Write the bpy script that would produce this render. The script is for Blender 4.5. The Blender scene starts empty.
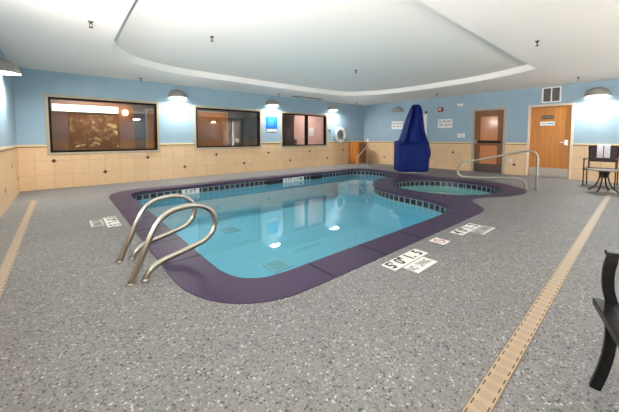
import bpy, bmesh, math, random
from mathutils import Vector, Matrix
random.seed(7)
S = bpy.context.scene
COL = S.collection
PI = math.pi

# ------------------------------------------------------------------ materials
def lin(c):
    return tuple((v/12.92 if v <= 0.04045 else ((v+0.055)/1.055)**2.4) for v in [x/255.0 for x in c]) + (1.0,)

def new_mat(name):
    m = bpy.data.materials.new(name); m.use_nodes = True
    nt = m.node_tree
    b = next(n for n in nt.nodes if n.type == 'BSDF_PRINCIPLED')
    return m, nt, b

def mat(name, rgb, rough=0.5, metal=0.0, spec=0.5, noise=0.0, nscale=8.0, bump=0.0, bscale=60.0, emit=None, estr=0.0):
    m, nt, b = new_mat(name)
    c = lin(rgb)
    b.inputs['Base Color'].default_value = c
    b.inputs['Roughness'].default_value = rough
    b.inputs['Metallic'].default_value = metal
    b.inputs['Specular IOR Level'].default_value = spec
    tc = None
    if noise or bump:
        tc = nt.nodes.new('ShaderNodeTexCoord')
    if noise:
        n = nt.nodes.new('ShaderNodeTexNoise'); n.inputs['Scale'].default_value = nscale; n.inputs['Detail'].default_value = 4
        nt.links.new(tc.outputs['Object'], n.inputs['Vector'])
        r = nt.nodes.new('ShaderNodeValToRGB')
        r.color_ramp.elements[0].position = 0.3; r.color_ramp.elements[1].position = 0.7
        r.color_ramp.elements[0].color = tuple(v*(1-noise) for v in c[:3])+(1,)
        r.color_ramp.elements[1].color = tuple(min(1, v*(1+noise)) for v in c[:3])+(1,)
        nt.links.new(n.outputs['Fac'], r.inputs['Fac']); nt.links.new(r.outputs['Color'], b.inputs['Base Color'])
    if bump:
        n2 = nt.nodes.new('ShaderNodeTexNoise'); n2.inputs['Scale'].default_value = bscale
        nt.links.new(tc.outputs['Object'], n2.inputs['Vector'])
        bp = nt.nodes.new('ShaderNodeBump'); bp.inputs['Strength'].default_value = bump; bp.inputs['Distance'].default_value = 0.01
        nt.links.new(n2.outputs['Fac'], bp.inputs['Height']); nt.links.new(bp.outputs['Normal'], b.inputs['Normal'])
    if emit:
        b.inputs['Emission Color'].default_value = lin(emit); b.inputs['Emission Strength'].default_value = estr
    return m

def wood_mat(name, a, b_, axis='Z'):
    m, nt, b = new_mat(name)
    tc = nt.nodes.new('ShaderNodeTexCoord'); mp = nt.nodes.new('ShaderNodeMapping')
    mp.inputs['Scale'].default_value = (14, 14, 0.8)
    nt.links.new(tc.outputs['Object'], mp.inputs['Vector'])
    n = nt.nodes.new('ShaderNodeTexNoise'); n.inputs['Scale'].default_value = 2.0; n.inputs['Detail'].default_value = 5; n.inputs['Distortion'].default_value = 0.4
    nt.links.new(mp.outputs['Vector'], n.inputs['Vector'])
    r = nt.nodes.new('ShaderNodeValToRGB')
    r.color_ramp.elements[0].position = 0.32; r.color_ramp.elements[1].position = 0.7
    r.color_ramp.elements[0].color = lin(a); r.color_ramp.elements[1].color = lin(b_)
    nt.links.new(n.outputs['Fac'], r.inputs['Fac']); nt.links.new(r.outputs['Color'], b.inputs['Base Color'])
    b.inputs['Roughness'].default_value = 0.42
    return m

def deck_mat():
    m, nt, b = new_mat('pebble_deck')
    tc = nt.nodes.new('ShaderNodeTexCoord')
    v = nt.nodes.new('ShaderNodeTexVoronoi'); v.inputs['Scale'].default_value = 105.0
    nt.links.new(tc.outputs['Object'], v.inputs['Vector'])
    sx = nt.nodes.new('ShaderNodeSeparateColor'); nt.links.new(v.outputs['Color'], sx.inputs['Color'])
    r = nt.nodes.new('ShaderNodeValToRGB'); cr = r.color_ramp
    cr.interpolation = 'CONSTANT'
    cols = [(0.0, (72, 71, 72)), (0.05, (100, 99, 100)), (0.15, (117, 117, 117)), (0.50, (126, 126, 126)), (0.88, (140, 140, 140)), (0.97, (176, 175, 175))]
    cr.elements[0].position = 0.0; cr.elements[0].color = lin(cols[0][1])
    cr.elements[1].position = cols[1][0]; cr.elements[1].color = lin(cols[1][1])
    for p, c in cols[2:]:
        e = cr.elements.new(p); e.color = lin(c)
    nt.links.new(sx.outputs['Red'], r.inputs['Fac'])
    n = nt.nodes.new('ShaderNodeTexNoise'); n.inputs['Scale'].default_value = 0.9; n.inputs['Detail'].default_value = 3
    nt.links.new(tc.outputs['Object'], n.inputs['Vector'])
    mr = nt.nodes.new('ShaderNodeMapRange'); mr.inputs['From Min'].default_value = 0.3; mr.inputs['From Max'].default_value = 0.7
    mr.inputs['To Min'].default_value = 0.9; mr.inputs['To Max'].default_value = 1.06
    nt.links.new(n.outputs['Fac'], mr.inputs['Value'])
    mx = nt.nodes.new('ShaderNodeVectorMath'); mx.operation = 'SCALE'
    nt.links.new(r.outputs['Color'], mx.inputs[0]); nt.links.new(mr.outputs['Result'], mx.inputs['Scale'])
    nt.links.new(mx.outputs['Vector'], b.inputs['Base Color'])
    b.inputs['Roughness'].default_value = 0.6; b.inputs['Specular IOR Level'].default_value = 0.3
    bp = nt.nodes.new('ShaderNodeBump'); bp.inputs['Strength'].default_value = 0.25; bp.inputs['Distance'].default_value = 0.004
    nt.links.new(v.outputs['Distance'], bp.inputs['Height']); nt.links.new(bp.outputs['Normal'], b.inputs['Normal'])
    return m

def tile_mat(name, axis, off):
    """square wall tiles 0.3275 m, axis = 'X' or 'Y' is the horizontal run"""
    m, nt, b = new_mat(name)
    tc = nt.nodes.new('ShaderNodeTexCoord'); sp = nt.nodes.new('ShaderNodeSeparateXYZ'); cb = nt.nodes.new('ShaderNodeCombineXYZ')
    nt.links.new(tc.outputs['Object'], sp.inputs['Vector'])
    ad = nt.nodes.new('ShaderNodeMath'); ad.operation = 'ADD'; ad.inputs[1].default_value = 32.75 - off
    nt.links.new(sp.outputs[axis], ad.inputs[0])
    nt.links.new(ad.outputs[0], cb.inputs['X']); nt.links.new(sp.outputs['Z'], cb.inputs['Y'])
    br = nt.nodes.new('ShaderNodeTexBrick'); br.offset = 0.0
    br.inputs['Scale'].default_value = 1.0; br.inputs['Brick Width'].default_value = 0.3275; br.inputs['Row Height'].default_value = 0.3275
    br.inputs['Mortar Size'].default_value = 0.004; br.inputs['Mortar Smooth'].default_value = 0.3
    br.inputs['Color1'].default_value = lin((224, 190, 148)); br.inputs['Color2'].default_value = lin((230, 197, 156)); br.inputs['Mortar'].default_value = lin((190, 164, 132))
    nt.links.new(cb.outputs['Vector'], br.inputs['Vector'])
    n = nt.nodes.new('ShaderNodeTexNoise'); n.inputs['Scale'].default_value = 9; n.inputs['Detail'].default_value = 4
    nt.links.new(tc.outputs['Object'], n.inputs['Vector'])
    mr = nt.nodes.new('ShaderNodeMapRange'); mr.inputs['To Min'].default_value = 0.9; mr.inputs['To Max'].default_value = 1.08
    nt.links.new(n.outputs['Fac'], mr.inputs['Value'])
    mx = nt.nodes.new('ShaderNodeVectorMath'); mx.operation = 'SCALE'
    nt.links.new(br.outputs['Color'], mx.inputs[0]); nt.links.new(mr.outputs['Result'], mx.inputs['Scale'])
    nt.links.new(mx.outputs['Vector'], b.inputs['Base Color'])
    b.inputs['Roughness'].default_value = 0.35
    return m

def band_mat():
    """waterline tile: dark squares between pale ones, run along UV x (metres), UV y = height"""
    m, nt, b = new_mat('waterline_tile')
    uv = nt.nodes.new('ShaderNodeUVMap')
    br = nt.nodes.new('ShaderNodeTexBrick'); br.offset = 0.0
    br.inputs['Scale'].default_value = 1.0; br.inputs['Brick Width'].default_value = 0.15; br.inputs['Row Height'].default_value = 0.138
    br.inputs['Mortar Size'].default_value = 0.018; br.inputs['Mortar Smooth'].default_value = 0.05
    br.inputs['Color1'].default_value = lin((22, 30, 48)); br.inputs['Color2'].default_value = lin((40, 50, 66)); br.inputs['Mortar'].default_value = lin((126, 136, 132))
    nt.links.new(uv.outputs['UV'], br.inputs['Vector'])
    nt.links.new(br.outputs['Color'], b.inputs['Base Color'])
    b.inputs['Roughness'].default_value = 0.2
    return m

def grate_mat():
    """tan drain cover: slots on both edges and fan ribs in the middle; local x along, y across"""
    m, nt, b = new_mat('drain_cover')
    N = nt.nodes.new; L = nt.links.new
    def math_(op, a, b2=None):
        n = N('ShaderNodeMath'); n.operation = op
        for i, v in enumerate((a, b2)):
            if v is None: continue
            if isinstance(v, (int, float)): n.inputs[i].default_value = v
            else: L(v, n.inputs[i])
        return n.outputs[0]
    tc = N('ShaderNodeTexCoord'); sp = N('ShaderNodeSeparateXYZ'); L(tc.outputs['Object'], sp.inputs['Vector'])
    x, y = sp.outputs['X'], sp.outputs['Y']
    per = 0.075
    fx = math_('FRACT', math_('DIVIDE', math_('ADD', x, 50.0), per))
    ay = math_('ABSOLUTE', y)
    edge = math_('MULTIPLY', math_('GREATER_THAN', ay, 0.030), math_('LESS_THAN', ay, 0.036))
    dash = math_('MULTIPLY', math_('GREATER_THAN', fx, 0.25), math_('LESS_THAN', fx, 0.8))
    slots = math_('MULTIPLY', edge, dash)
    # fan ribs: rings around each cell centre
    dx = math_('MULTIPLY', math_('SUBTRACT', fx, 0.5), per)
    d = math_('SQRT', math_('ADD', math_('POWER', math_('ABSOLUTE', dx), 2.0), math_('POWER', math_('ABSOLUTE', y), 2.0)))
    ring = math_('GREATER_THAN', math_('FRACT', math_('DIVIDE', d, 0.0085)), 0.68)
    ribs = math_('MULTIPLY', math_('MULTIPLY', ring, math_('LESS_THAN', d, 0.027)), 0.5)
    border = math_('GREATER_THAN', ay, 0.042)
    fac = math_('MAXIMUM', math_('MAXIMUM', slots, ribs), math_('MULTIPLY', border, 0.75))
    mx = N('ShaderNodeMix'); mx.data_type = 'RGBA'
    L(fac, mx.inputs[0]); mx.inputs[6].default_value = lin((170, 150, 126)); mx.inputs[7].default_value = lin((70, 58, 46))
    L(mx.outputs[2], b.inputs['Base Color']); b.inputs['Roughness'].default_value = 0.5
    return m

def glass_mat(name, ior, tint, rough=0.0, bump=0.0):
    m = bpy.data.materials.new(name); m.use_nodes = True; nt = m.node_tree
    for n in list(nt.nodes): nt.nodes.remove(n)
    o = nt.nodes.new('ShaderNodeOutputMaterial'); mx = nt.nodes.new('ShaderNodeMixShader')
    lw = nt.nodes.new('ShaderNodeLayerWeight'); lw.inputs['Blend'].default_value = 0.5      # facing = 1 - |N.I|
    f0 = ((ior-1)/(ior+1))**2
    pw = nt.nodes.new('ShaderNodeMath'); pw.operation = 'POWER'; pw.inputs[1].default_value = 5.0
    nt.links.new(lw.outputs['Facing'], pw.inputs[0])
    f = nt.nodes.new('ShaderNodeMath'); f.operation = 'MULTIPLY_ADD'; f.inputs[1].default_value = 1-f0; f.inputs[2].default_value = f0
    nt.links.new(pw.outputs[0], f.inputs[0])
    t = nt.nodes.new('ShaderNodeBsdfTransparent'); t.inputs['Color'].default_value = tint
    g = nt.nodes.new('ShaderNodeBsdfGlossy'); g.inputs['Roughness'].default_value = rough
    nt.links.new(f.outputs[0], mx.inputs[0]); nt.links.new(t.outputs[0], mx.inputs[1]); nt.links.new(g.outputs[0], mx.inputs[2])
    if bump:
        tc = nt.nodes.new('ShaderNodeTexCoord'); n = nt.nodes.new('ShaderNodeTexNoise'); n.inputs['Scale'].default_value = 1.6; n.inputs['Detail'].default_value = 1.5
        nt.links.new(tc.outputs['Object'], n.inputs['Vector'])
        bp = nt.nodes.new('ShaderNodeBump'); bp.inputs['Strength'].default_value = bump; bp.inputs['Distance'].default_value = 0.02
        nt.links.new(n.outputs['Fac'], bp.inputs['Height'])
        nt.links.new(bp.outputs['Normal'], g.inputs['Normal']); nt.links.new(bp.outputs['Normal'], lw.inputs['Normal'])
    nt.links.new(mx.outputs[0], o.inputs['Surface'])
    return m

def curtain_mat():
    m, nt, b = new_mat('drape')
    tc = nt.nodes.new('ShaderNodeTexCoord'); w = nt.nodes.new('ShaderNodeTexNoise'); mp = nt.nodes.new('ShaderNodeMapping')
    mp.inputs['Scale'].default_value = (20, 20, 0.5); nt.links.new(tc.outputs['Object'], mp.inputs['Vector']); nt.links.new(mp.outputs['Vector'], w.inputs['Vector'])
    r = nt.nodes.new('ShaderNodeValToRGB'); r.color_ramp.elements[0].color = lin((140, 120, 108)); r.color_ramp.elements[1].color = lin((172, 152, 138))
    nt.links.new(w.outputs['Fac'], r.inputs['Fac']); nt.links.new(r.outputs['Color'], b.inputs['Base Color']); b.inputs['Roughness'].default_value = 0.9
    return m

M = dict(
    deck=deck_mat(), blue=mat('blue_wall_paint', (150, 177, 194), 0.6, noise=0.04, nscale=3),
    ceil=mat('white_ceiling', (246, 243, 239), 0.85), tileX=tile_mat('tan_tile_x', 'X', -0.14), tileY=tile_mat('tan_tile_y', 'Y', 2.90),
    diamond=mat('brown_inlay', (92, 48, 34), 0.3), rail=mat('cream_cap_tile', (228, 202, 158), 0.35), raild=mat('brown_cap_tile', (140, 104, 66), 0.4),  # raild is the darker brown line below the cream cap
    frame=mat('taupe_frame', (178, 164, 140), 0.45), black=mat('black_frame', (20, 16, 16), 0.5, spec=.15),
    coping=mat('purple_coping', (58, 45, 72), 0.5, spec=.3, noise=0.06, nscale=5, bump=0.05, bscale=120), joint=mat('coping_joint', (24, 16, 34), 0.7),
    plaster=mat('pool_plaster', (116, 184, 205), 0.8), plasterd=mat('drain_plate', (136, 186, 198), .8), plaster2=mat('spa_plaster', (150, 205, 200), 0.8),
    band=band_mat(), steel=mat('brushed_steel', (172, 168, 158), 0.28, 1.0), greym=mat('grey_fixture', (158, 156, 151), 0.5, 0.1),
    lens=mat('lit_lens', (255, 252, 244), 0.4, emit=(255, 248, 236), estr=4.0), lensoff=mat('dark_lens', (150, 150, 148), 0.4),
    wood=wood_mat('maple_door', (182, 112, 38), (200, 132, 52)), woodd=wood_mat('dark_oak', (120, 78, 42), (146, 98, 56)), cabw=wood_mat('cabinet_wood', (158, 96, 38), (182, 116, 50)),
    dframe=mat('grey_door_frame', (176, 166, 154), 0.5), dframe2=mat('cream_door_frame', (226, 208, 186), 0.45), kick=mat('steel_kick_plate', (168, 160, 150), 0.35, 0.7), kickd=mat('dark_kick_plate', (96, 84, 74), 0.4, 0.4),
    white=mat('white_plastic', (238, 238, 236), 0.5), red=mat('red_plastic', (150, 22, 28), 0.4), navy=mat('blue_vinyl', (8, 34, 106), 0.6, spec=.2, noise=0.12, nscale=3),
    bluesign=mat('blue_sign', (24, 120, 200), 0.45), bluepale=mat('pale_blue_print', (108, 178, 226), 0.5), ink=mat('black_ink', (20, 20, 22), 0.5), greyink=mat('grey_ink', (112, 112, 110), 0.6), redink=mat('red_ink', (176, 70, 66), 0.6),
    tilew=mat('white_tile', (226, 226, 222), 0.35), tileworn=mat('worn_tile', (176, 174, 170), 0.5), grate=grate_mat(),
    bframe=mat('black_aluminium', (20, 20, 22), 0.35, 0.4), sling=mat('dark_sling', (44, 42, 46), 0.7, noise=0.2, nscale=200), slate=mat('mottled_tabletop', (120, 112, 106), 0.4, noise=0.3, nscale=40), brownf=mat('brown_aluminium', (48, 32, 30), 0.4, 0.3), slingb=mat('brown_sling', (70, 56, 62), 0.7),
    towel=mat('white_towel', (244, 244, 248), 0.9, bump=0.3, bscale=300), vent=mat('vent_slats', (132, 126, 122), 0.5), void=mat('dark_void', (34, 32, 32), 0.9),
    water=glass_mat('pool_water', 1.33, (0.86, 0.97, 0.98, 1), 0.02, 0.05), glass=glass_mat('window_glass', 1.75, (0.86, 0.84, 0.82, 1), 0.0), clear=glass_mat('clear_glass', 1.5, (0.97, 0.98, 0.97, 1), 0.0),
    doorglass=mat('amber_door_glass', (206, 138, 92), 0.12), lobby=mat('brown_lobby_wall', (150, 108, 80), 0.7), slate_reflect=mat('slate_reflection', (92, 92, 100), 0.8), pink=mat('pinkish_wall', (222, 190, 180), 0.8), tube=mat('lamp_tube', (255, 250, 240), 0.4, emit=(255, 244, 226), estr=2.6), warm=mat('warm_bulb', (255, 220, 170), 0.4, emit=(255, 196, 130), estr=4.0),
    drape=curtain_mat(), gun=mat('gunmetal', (70, 68, 66), .5, .3), leafd=mat('hedge_core', (36, 34, 22), .9, noise=.3, nscale=3), leaf=mat('leaves', (168, 164, 112), 0.7, noise=0.6, nscale=1.2), bark=mat('bark', (82, 64, 48), 0.9), bounce_ground=mat('pale_ground', (216, 214, 208), 0.9), grass=mat('grass', (98, 96, 72), 0.95, noise=.3, nscale=4), darkgr=mat('dark_grate', (96, 142, 152), 0.6),
)

# ------------------------------------------------------------------ mesh helpers
def link(name, bm, mats, parent=None, smooth=False, bevel=0.0, seg=2):
    me = bpy.data.meshes.new(name)
    bmesh.ops.recalc_face_normals(bm, faces=bm.faces[:])
    bm.to_mesh(me); bm.free()
    if not isinstance(mats, (list, tuple)): mats = [mats]
    for m in mats: me.materials.append(m)
    o = bpy.data.objects.new(name, me); COL.objects.link(o)
    if smooth:
        for p in me.polygons: p.use_smooth = True
    if bevel:
        md = o.modifiers.new('bevel', 'BEVEL'); md.width = bevel; md.segments = seg; md.limit_method = 'ANGLE'; md.angle_limit = math.radians(40)
    if parent: o.parent = parent
    return o

def box(bm, a, b, mi=0, mtx=None):
    x0, y0, z0 = a; x1, y1, z1 = b
    vs = [Vector(p) for p in [(x0,y0,z0),(x1,y0,z0),(x1,y1,z0),(x0,y1,z0),(x0,y0,z1),(x1,y0,z1),(x1,y1,z1),(x0,y1,z1)]]
    if mtx: vs = [mtx @ v for v in vs]
    v = [bm.verts.new(p) for p in vs]
    for f in [(0,3,2,1),(4,5,6,7),(0,1,5,4),(1,2,6,5),(2,3,7,6),(3,0,4,7)]:
        bm.faces.new([v[i] for i in f]).material_index = mi

def catmull(pts, sub=8, closed=False):
    pts = [Vector(p) for p in pts]; n = len(pts); out = []
    rng = n if closed else n-1
    for i in range(rng):
        p1, p2 = pts[i], pts[(i+1) % n]
        p0 = pts[i-1] if (closed or i > 0) else p1 + (p1-p2)
        p3 = pts[(i+2) % n] if (closed or i+2 < n) else p2 + (p2-p1)
        t0 = 0; t1 = t0+max((p1-p0).length, 1e-5)**.5; t2 = t1+max((p2-p1).length, 1e-5)**.5; t3 = t2+max((p3-p2).length, 1e-5)**.5
        k = sub
        for j in range(k):
            t = t1+(t2-t1)*j/k
            A1 = p0*((t1-t)/(t1-t0))+p1*((t-t0)/(t1-t0)); A2 = p1*((t2-t)/(t2-t1))+p2*((t-t1)/(t2-t1)); A3 = p2*((t3-t)/(t3-t2))+p3*((t-t2)/(t3-t2))
            B1 = A1*((t2-t)/(t2-t0))+A2*((t-t0)/(t2-t0)); B2 = A2*((t3-t)/(t3-t1))+A3*((t-t1)/(t3-t1))
            out.append(B1*((t2-t)/(t2-t1))+B2*((t-t1)/(t2-t1)))
    if not closed: out.append(pts[-1])
    return out

def tube(bm, path, r, seg=12, mi=0, prof=None):
    """sweep a circle of radius r (or a profile of 2-D points) along a path; capped"""
    path = [Vector(p) for p in path]; n = len(path)
    tans = [(path[min(i+1, n-1)]-path[max(i-1, 0)]).normalized() for i in range(n)]
    up = Vector((0, 0, 1)) if abs(tans[0].z) < .9 else Vector((0, 1, 0))
    u = (up - tans[0]*up.dot(tans[0])).normalized()
    rings = []
    for i in range(n):
        u = (u - tans[i]*u.dot(tans[i])).normalized(); w = tans[i].cross(u)
        rr = r[i] if isinstance(r, (list, tuple)) else r
        if prof: ring = [bm.verts.new(path[i]+u*a+w*b) for a, b in prof]
        else: ring = [bm.verts.new(path[i]+u*rr*math.cos(2*PI*k/seg)+w*rr*math.sin(2*PI*k/seg)) for k in range(seg)]
        rings.append(ring)
    s = len(rings[0])
    for i in range(n-1):
        for k in range(s):
            f = bm.faces.new([rings[i][k], rings[i][(k+1) % s], rings[i+1][(k+1) % s], rings[i+1][k]]); f.material_index = mi
    bm.faces.new(rings[0][::-1]).material_index = mi; bm.faces.new(rings[-1]).material_index = mi

def lathe(bm, prof, c=(0,0,0), seg=24, mi=0):
    c = Vector(c); rings = []
    for r, z in prof:
        if r < 1e-6: rings.append([bm.verts.new(c+Vector((0,0,z)))])
        else: rings.append([bm.verts.new(c+Vector((r*math.cos(2*PI*k/seg), r*math.sin(2*PI*k/seg), z))) for k in range(seg)])
    for a, b in zip(rings, rings[1:]):
        for k in range(seg):
            k2 = (k+1) % seg
            vs = [a[k % len(a)], a[k2 % len(a)], b[k2 % len(b)], b[k % len(b)]]
            u = []
            for v in vs:
                if v not in u: u.append(v)
            if len(u) > 2: bm.faces.new(u).material_index = mi

def fill(bm, loops, z, mi=0):
    """flat region bounded by the loops (first outer, others holes)"""
    edges = []; vloops = []
    for lp in loops:
        vs = [bm.verts.new((p[0], p[1], z)) for p in lp]; vloops.append(vs)
        for i in range(len(vs)): edges.append(bm.edges.new((vs[i], vs[(i+1) % len(vs)])))
    r = bmesh.ops.triangle_fill(bm, use_beauty=True, use_dissolve=False, edges=edges, normal=(0,0,1))
    for g in r['geom']:
        if isinstance(g, bmesh.types.BMFace): g.material_index = mi
    return vloops

def skirt(bm, vs, z2, mi=0):
    lo = [bm.verts.new((v.co.x, v.co.y, z2)) for v in vs]; n = len(vs)
    for i in range(n): bm.faces.new([vs[i], vs[(i+1) % n], lo[(i+1) % n], lo[i]]).material_index = mi
    return lo

def offset(loop, d):
    """offset a CCW loop; d>0 moves outward"""
    n = len(loop); out = []
    for i in range(n):
        a, b, c = Vector(loop[i-1][:2]), Vector(loop[i][:2]), Vector(loop[(i+1) % n][:2])
        t1 = (b-a).normalized(); t2 = (c-b).normalized(); t = (t1+t2)
        t = t.normalized() if t.length > 1e-6 else t1
        nn = Vector((t.y, -t.x)); k = max(0.5, nn.dot(Vector((t1.y, -t1.x))))
        out.append(b+nn*(d/k))
    return out

def tag(o, label=None, cat=None, group=None, kind=None):
    if label: o['label'] = label
    if cat: o['category'] = cat
    if group: o['group'] = group
    if kind: o['kind'] = kind
    return o

def thing(name, label, cat, loc=(0,0,0), rz=0.0, group=None):
    o = bpy.data.objects.new(name, None); COL.objects.link(o); o.empty_display_size = 0.1
    o.location = loc; o.rotation_euler = (0, 0, rz)
    return tag(o, label, cat, group)

def struct(name, bm, m, parent=None, **k):
    o = link(name, bm, m, parent, **k)
    if not parent: o['kind'] = 'structure'
    return o

def struct_empty(name, loc=(0,0,0), rz=0.0):
    o = bpy.data.objects.new(name, None); COL.objects.link(o); o.location = loc; o.rotation_euler = (0,0,rz); o['kind'] = 'structure'
    return o

def dup(root, loc, rz, label, group=None):
    r = root.copy(); COL.objects.link(r); r.location = loc; r.rotation_euler = (0, 0, rz); r['label'] = label
    if group: r['group'] = group
    for ch in list(root.children):
        c = ch.copy(); COL.objects.link(c); c.parent = r
        for g in list(ch.children):
            d = g.copy(); COL.objects.link(d); d.parent = c
    return r

def text_into(bm, body, size, mtx, mi=0, align='CENTER', ext=0.0006, xs=1.0, bold=0.012):
    cu = bpy.data.curves.new('t', 'FONT'); cu.body = body; cu.size = size; cu.align_x = align; cu.align_y = 'CENTER'; cu.extrude = ext; cu.offset = size*bold
    ob = bpy.data.objects.new('t', cu); COL.objects.link(ob)
    dg = bpy.context.evaluated_depsgraph_get(); dg.update()
    me = bpy.data.meshes.new_from_object(ob.evaluated_get(dg))
    bpy.data.objects.remove(ob); bpy.data.curves.remove(cu)
    me.transform(mtx @ Matrix.Diagonal((xs, 1, 1, 1)))
    n0 = len(bm.faces)
    bm.from_mesh(me); bpy.data.meshes.remove(me)
    bm.faces.ensure_lookup_table()
    for f in bm.faces[n0:]: f.material_index = mi

# ------------------------------------------------------------------ room numbers
YW, XD, XL, YB, HC = 9.10, 11.15, -0.74, -3.20, 2.73
WT = 0.18
ZR = 0.985     # chair rail

def cells(u0, u1, z0, z1, holes):
    """rectangles covering u0..u1 x z0..z1 minus the holes"""
    us = sorted({u0, u1, *[h[0] for h in holes], *[h[1] for h in holes]}); us = [u for u in us if u0 <= u <= u1]
    out = []
    for a, b in zip(us, us[1:]):
        hs = sorted([(max(h[2], z0), min(h[3], z1)) for h in holes if h[0] < b-1e-6 and h[1] > a+1e-6 and h[2] < z1 and h[3] > z0])
        z = z0
        for h0, h1 in hs:
            if h0 > z+1e-6: out.append((a, b, z, h0))
            z = max(z, h1)
        if z < z1-1e-6: out.append((a, b, z, z1))
    return out

W1, W2, W3 = (-0.25, 2.14, 0.79, 2.20), (3.11, 5.46, 0.83, 2.18), (6.30, 8.70, 0.82, 2.18)
WINS = [W1, W2, W3]
D1, D2 = (3.18, 4.215, 0.0, 2.20), (1.52, 2.595, 0.0, 2.19)
BW = [(0.35, 2.8, 0.5, 2.6), (4.7, 7.0, 0.6, 2.5), (9.5, 11.0, 0.5, 2.5)]  # middle opening is added for daylight; outer two show in reflections

bm = bmesh.new()
for a, b, c, d in cells(XL-WT, XD+WT, -0.1, HC+0.35, WINS): box(bm, (a, YW, c), (b, YW+WT, d))
struct('wall_window_side', bm, M['blue'])
bm = bmesh.new()
for a, b, c, d in cells(YB-WT, YW, -0.1, HC+0.35, [D1, D2]): box(bm, (XD, a, c), (XD+WT, b, d))
struct('wall_door_side', bm, M['blue'])
ADDED_LW = [(-1.5, 4.6, 1.1, 2.5)]  # added unseen window opening, brightens deck and ceiling
bm = bmesh.new()
for a, b, c, d in cells(YB-WT, YW, -0.1, HC+0.35, ADDED_LW): box(bm, (XL-WT, a, c), (XL, b, d))
struct('wall_left', bm, M['blue'])
bm = bmesh.new()
for a, b, c, d in cells(XL, XD, -0.1, HC+0.35, BW): box(bm, (a, YB-WT, c), (b, YB, d))
struct('wall_back', bm, M['blue'])

# tiled wainscot with brown diamond inlays
def diamonds_x(bm, y, xs):
    for x, z in xs:
        r = 0.052
        vs = [bm.verts.new((x+dx, y, z+dz)) for dx, dz in ((-r,0),(0,-r),(r,0),(0,r))]
        bk = [bm.verts.new((v.co.x, y+0.004, v.co.z)) for v in vs]
        bm.faces.new(vs).material_index = 1
        for i in range(4): bm.faces.new([vs[i], vs[(i+1)%4], bk[(i+1)%4], bk[i]]).material_index = 1
def diamonds_y(bm, x, s, ys):
    for y, z in ys:
        r = 0.052
        vs = [bm.verts.new((x, y+dy, z+dz)) for dy, dz in ((-r,0),(0,-r),(r,0),(0,r))]
        bk = [bm.verts.new((x+s*0.004, v.co.y, v.co.z)) for v in vs]
        bm.faces.new(vs).material_index = 1
        for i in range(4): bm.faces.new([vs[i], vs[(i+1)%4], bk[(i+1)%4], bk[i]]).material_index = 1
T = 0.012
bm = bmesh.new()
for a, b, c, d in cells(XL, XD, 0, ZR, WINS): box(bm, (a, YW-T, c), (b, YW, d))
diamonds_x(bm, YW-T-0.003, [(-0.14+0.9825*k, 0.655 if k % 2 == 0 else 0.3275) for k in range(0, 12)])
struct('trim_1', bm, [M['tileX'], M['diamond']])
bm = bmesh.new()
for a, b, c, d in cells(YB, YW-T, 0, ZR, [D1, D2]): box(bm, (XD-T, a, c), (XD, b, d))
diamonds_y(bm, XD-T-0.003, 1, [(2.90+0.9825*k, 0.655 if k % 2 == 0 else 0.3275) for k in (2, 4)] + [(2.92, 0.3275), (3.0+0.98*5, 0.3275)] + [(-0.05, .655), (-1.03, .3275)])
struct('trim_2', bm, [M['tileY'], M['diamond']])
bm = bmesh.new()
for a, b, c, d in cells(YB, YW-T, 0, ZR, ADDED_LW): box(bm, (XL, a, c), (XL+T, b, d))
diamonds_y(bm, XL+T+0.003, -1, [(8.86-0.9825*k, 0.3275 if k % 2 == 0 else 0.655) for k in range(0, 12)])
struct('trim_3', bm, [M['tileY'], M['diamond']])
bm = bmesh.new()
for a, b, c, d in cells(XL+T, XD-T, 0, ZR, BW): box(bm, (a, YB, c), (b, YB+T, d))
struct('trim_4', bm, M['tileX'])
# cap rails
def rail_x(bm, y, s):
    for a, b, c, d in cells(XL, XD, ZR, ZR+0.05, WINS if s > 0 else BW):
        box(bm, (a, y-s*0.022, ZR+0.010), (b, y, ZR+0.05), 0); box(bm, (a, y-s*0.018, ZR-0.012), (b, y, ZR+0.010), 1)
bm = bmesh.new(); rail_x(bm, YW, 1); struct('trim_5', bm, [M['rail'], M['raild']])
bm = bmesh.new()
for a, b, c, d in cells(YB, YW-0.03, ZR, ZR+0.05, [D1, D2]):
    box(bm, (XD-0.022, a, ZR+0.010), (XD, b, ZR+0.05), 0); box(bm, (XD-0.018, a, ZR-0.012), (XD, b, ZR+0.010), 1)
struct('trim_6', bm, [M['rail'], M['raild']])
bm = bmesh.new()
for a, b in ((YB, ADDED_LW[0][0]), (ADDED_LW[0][1], YW-0.03)):
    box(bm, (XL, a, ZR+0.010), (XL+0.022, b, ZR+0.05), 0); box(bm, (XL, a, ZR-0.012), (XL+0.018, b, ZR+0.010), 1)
struct('trim_7', bm, [M['rail'], M['raild']])
bm = bmesh.new(); rail_x(bm, YB, -1); struct('trim_8', bm, [M['rail'], M['raild']])

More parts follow.
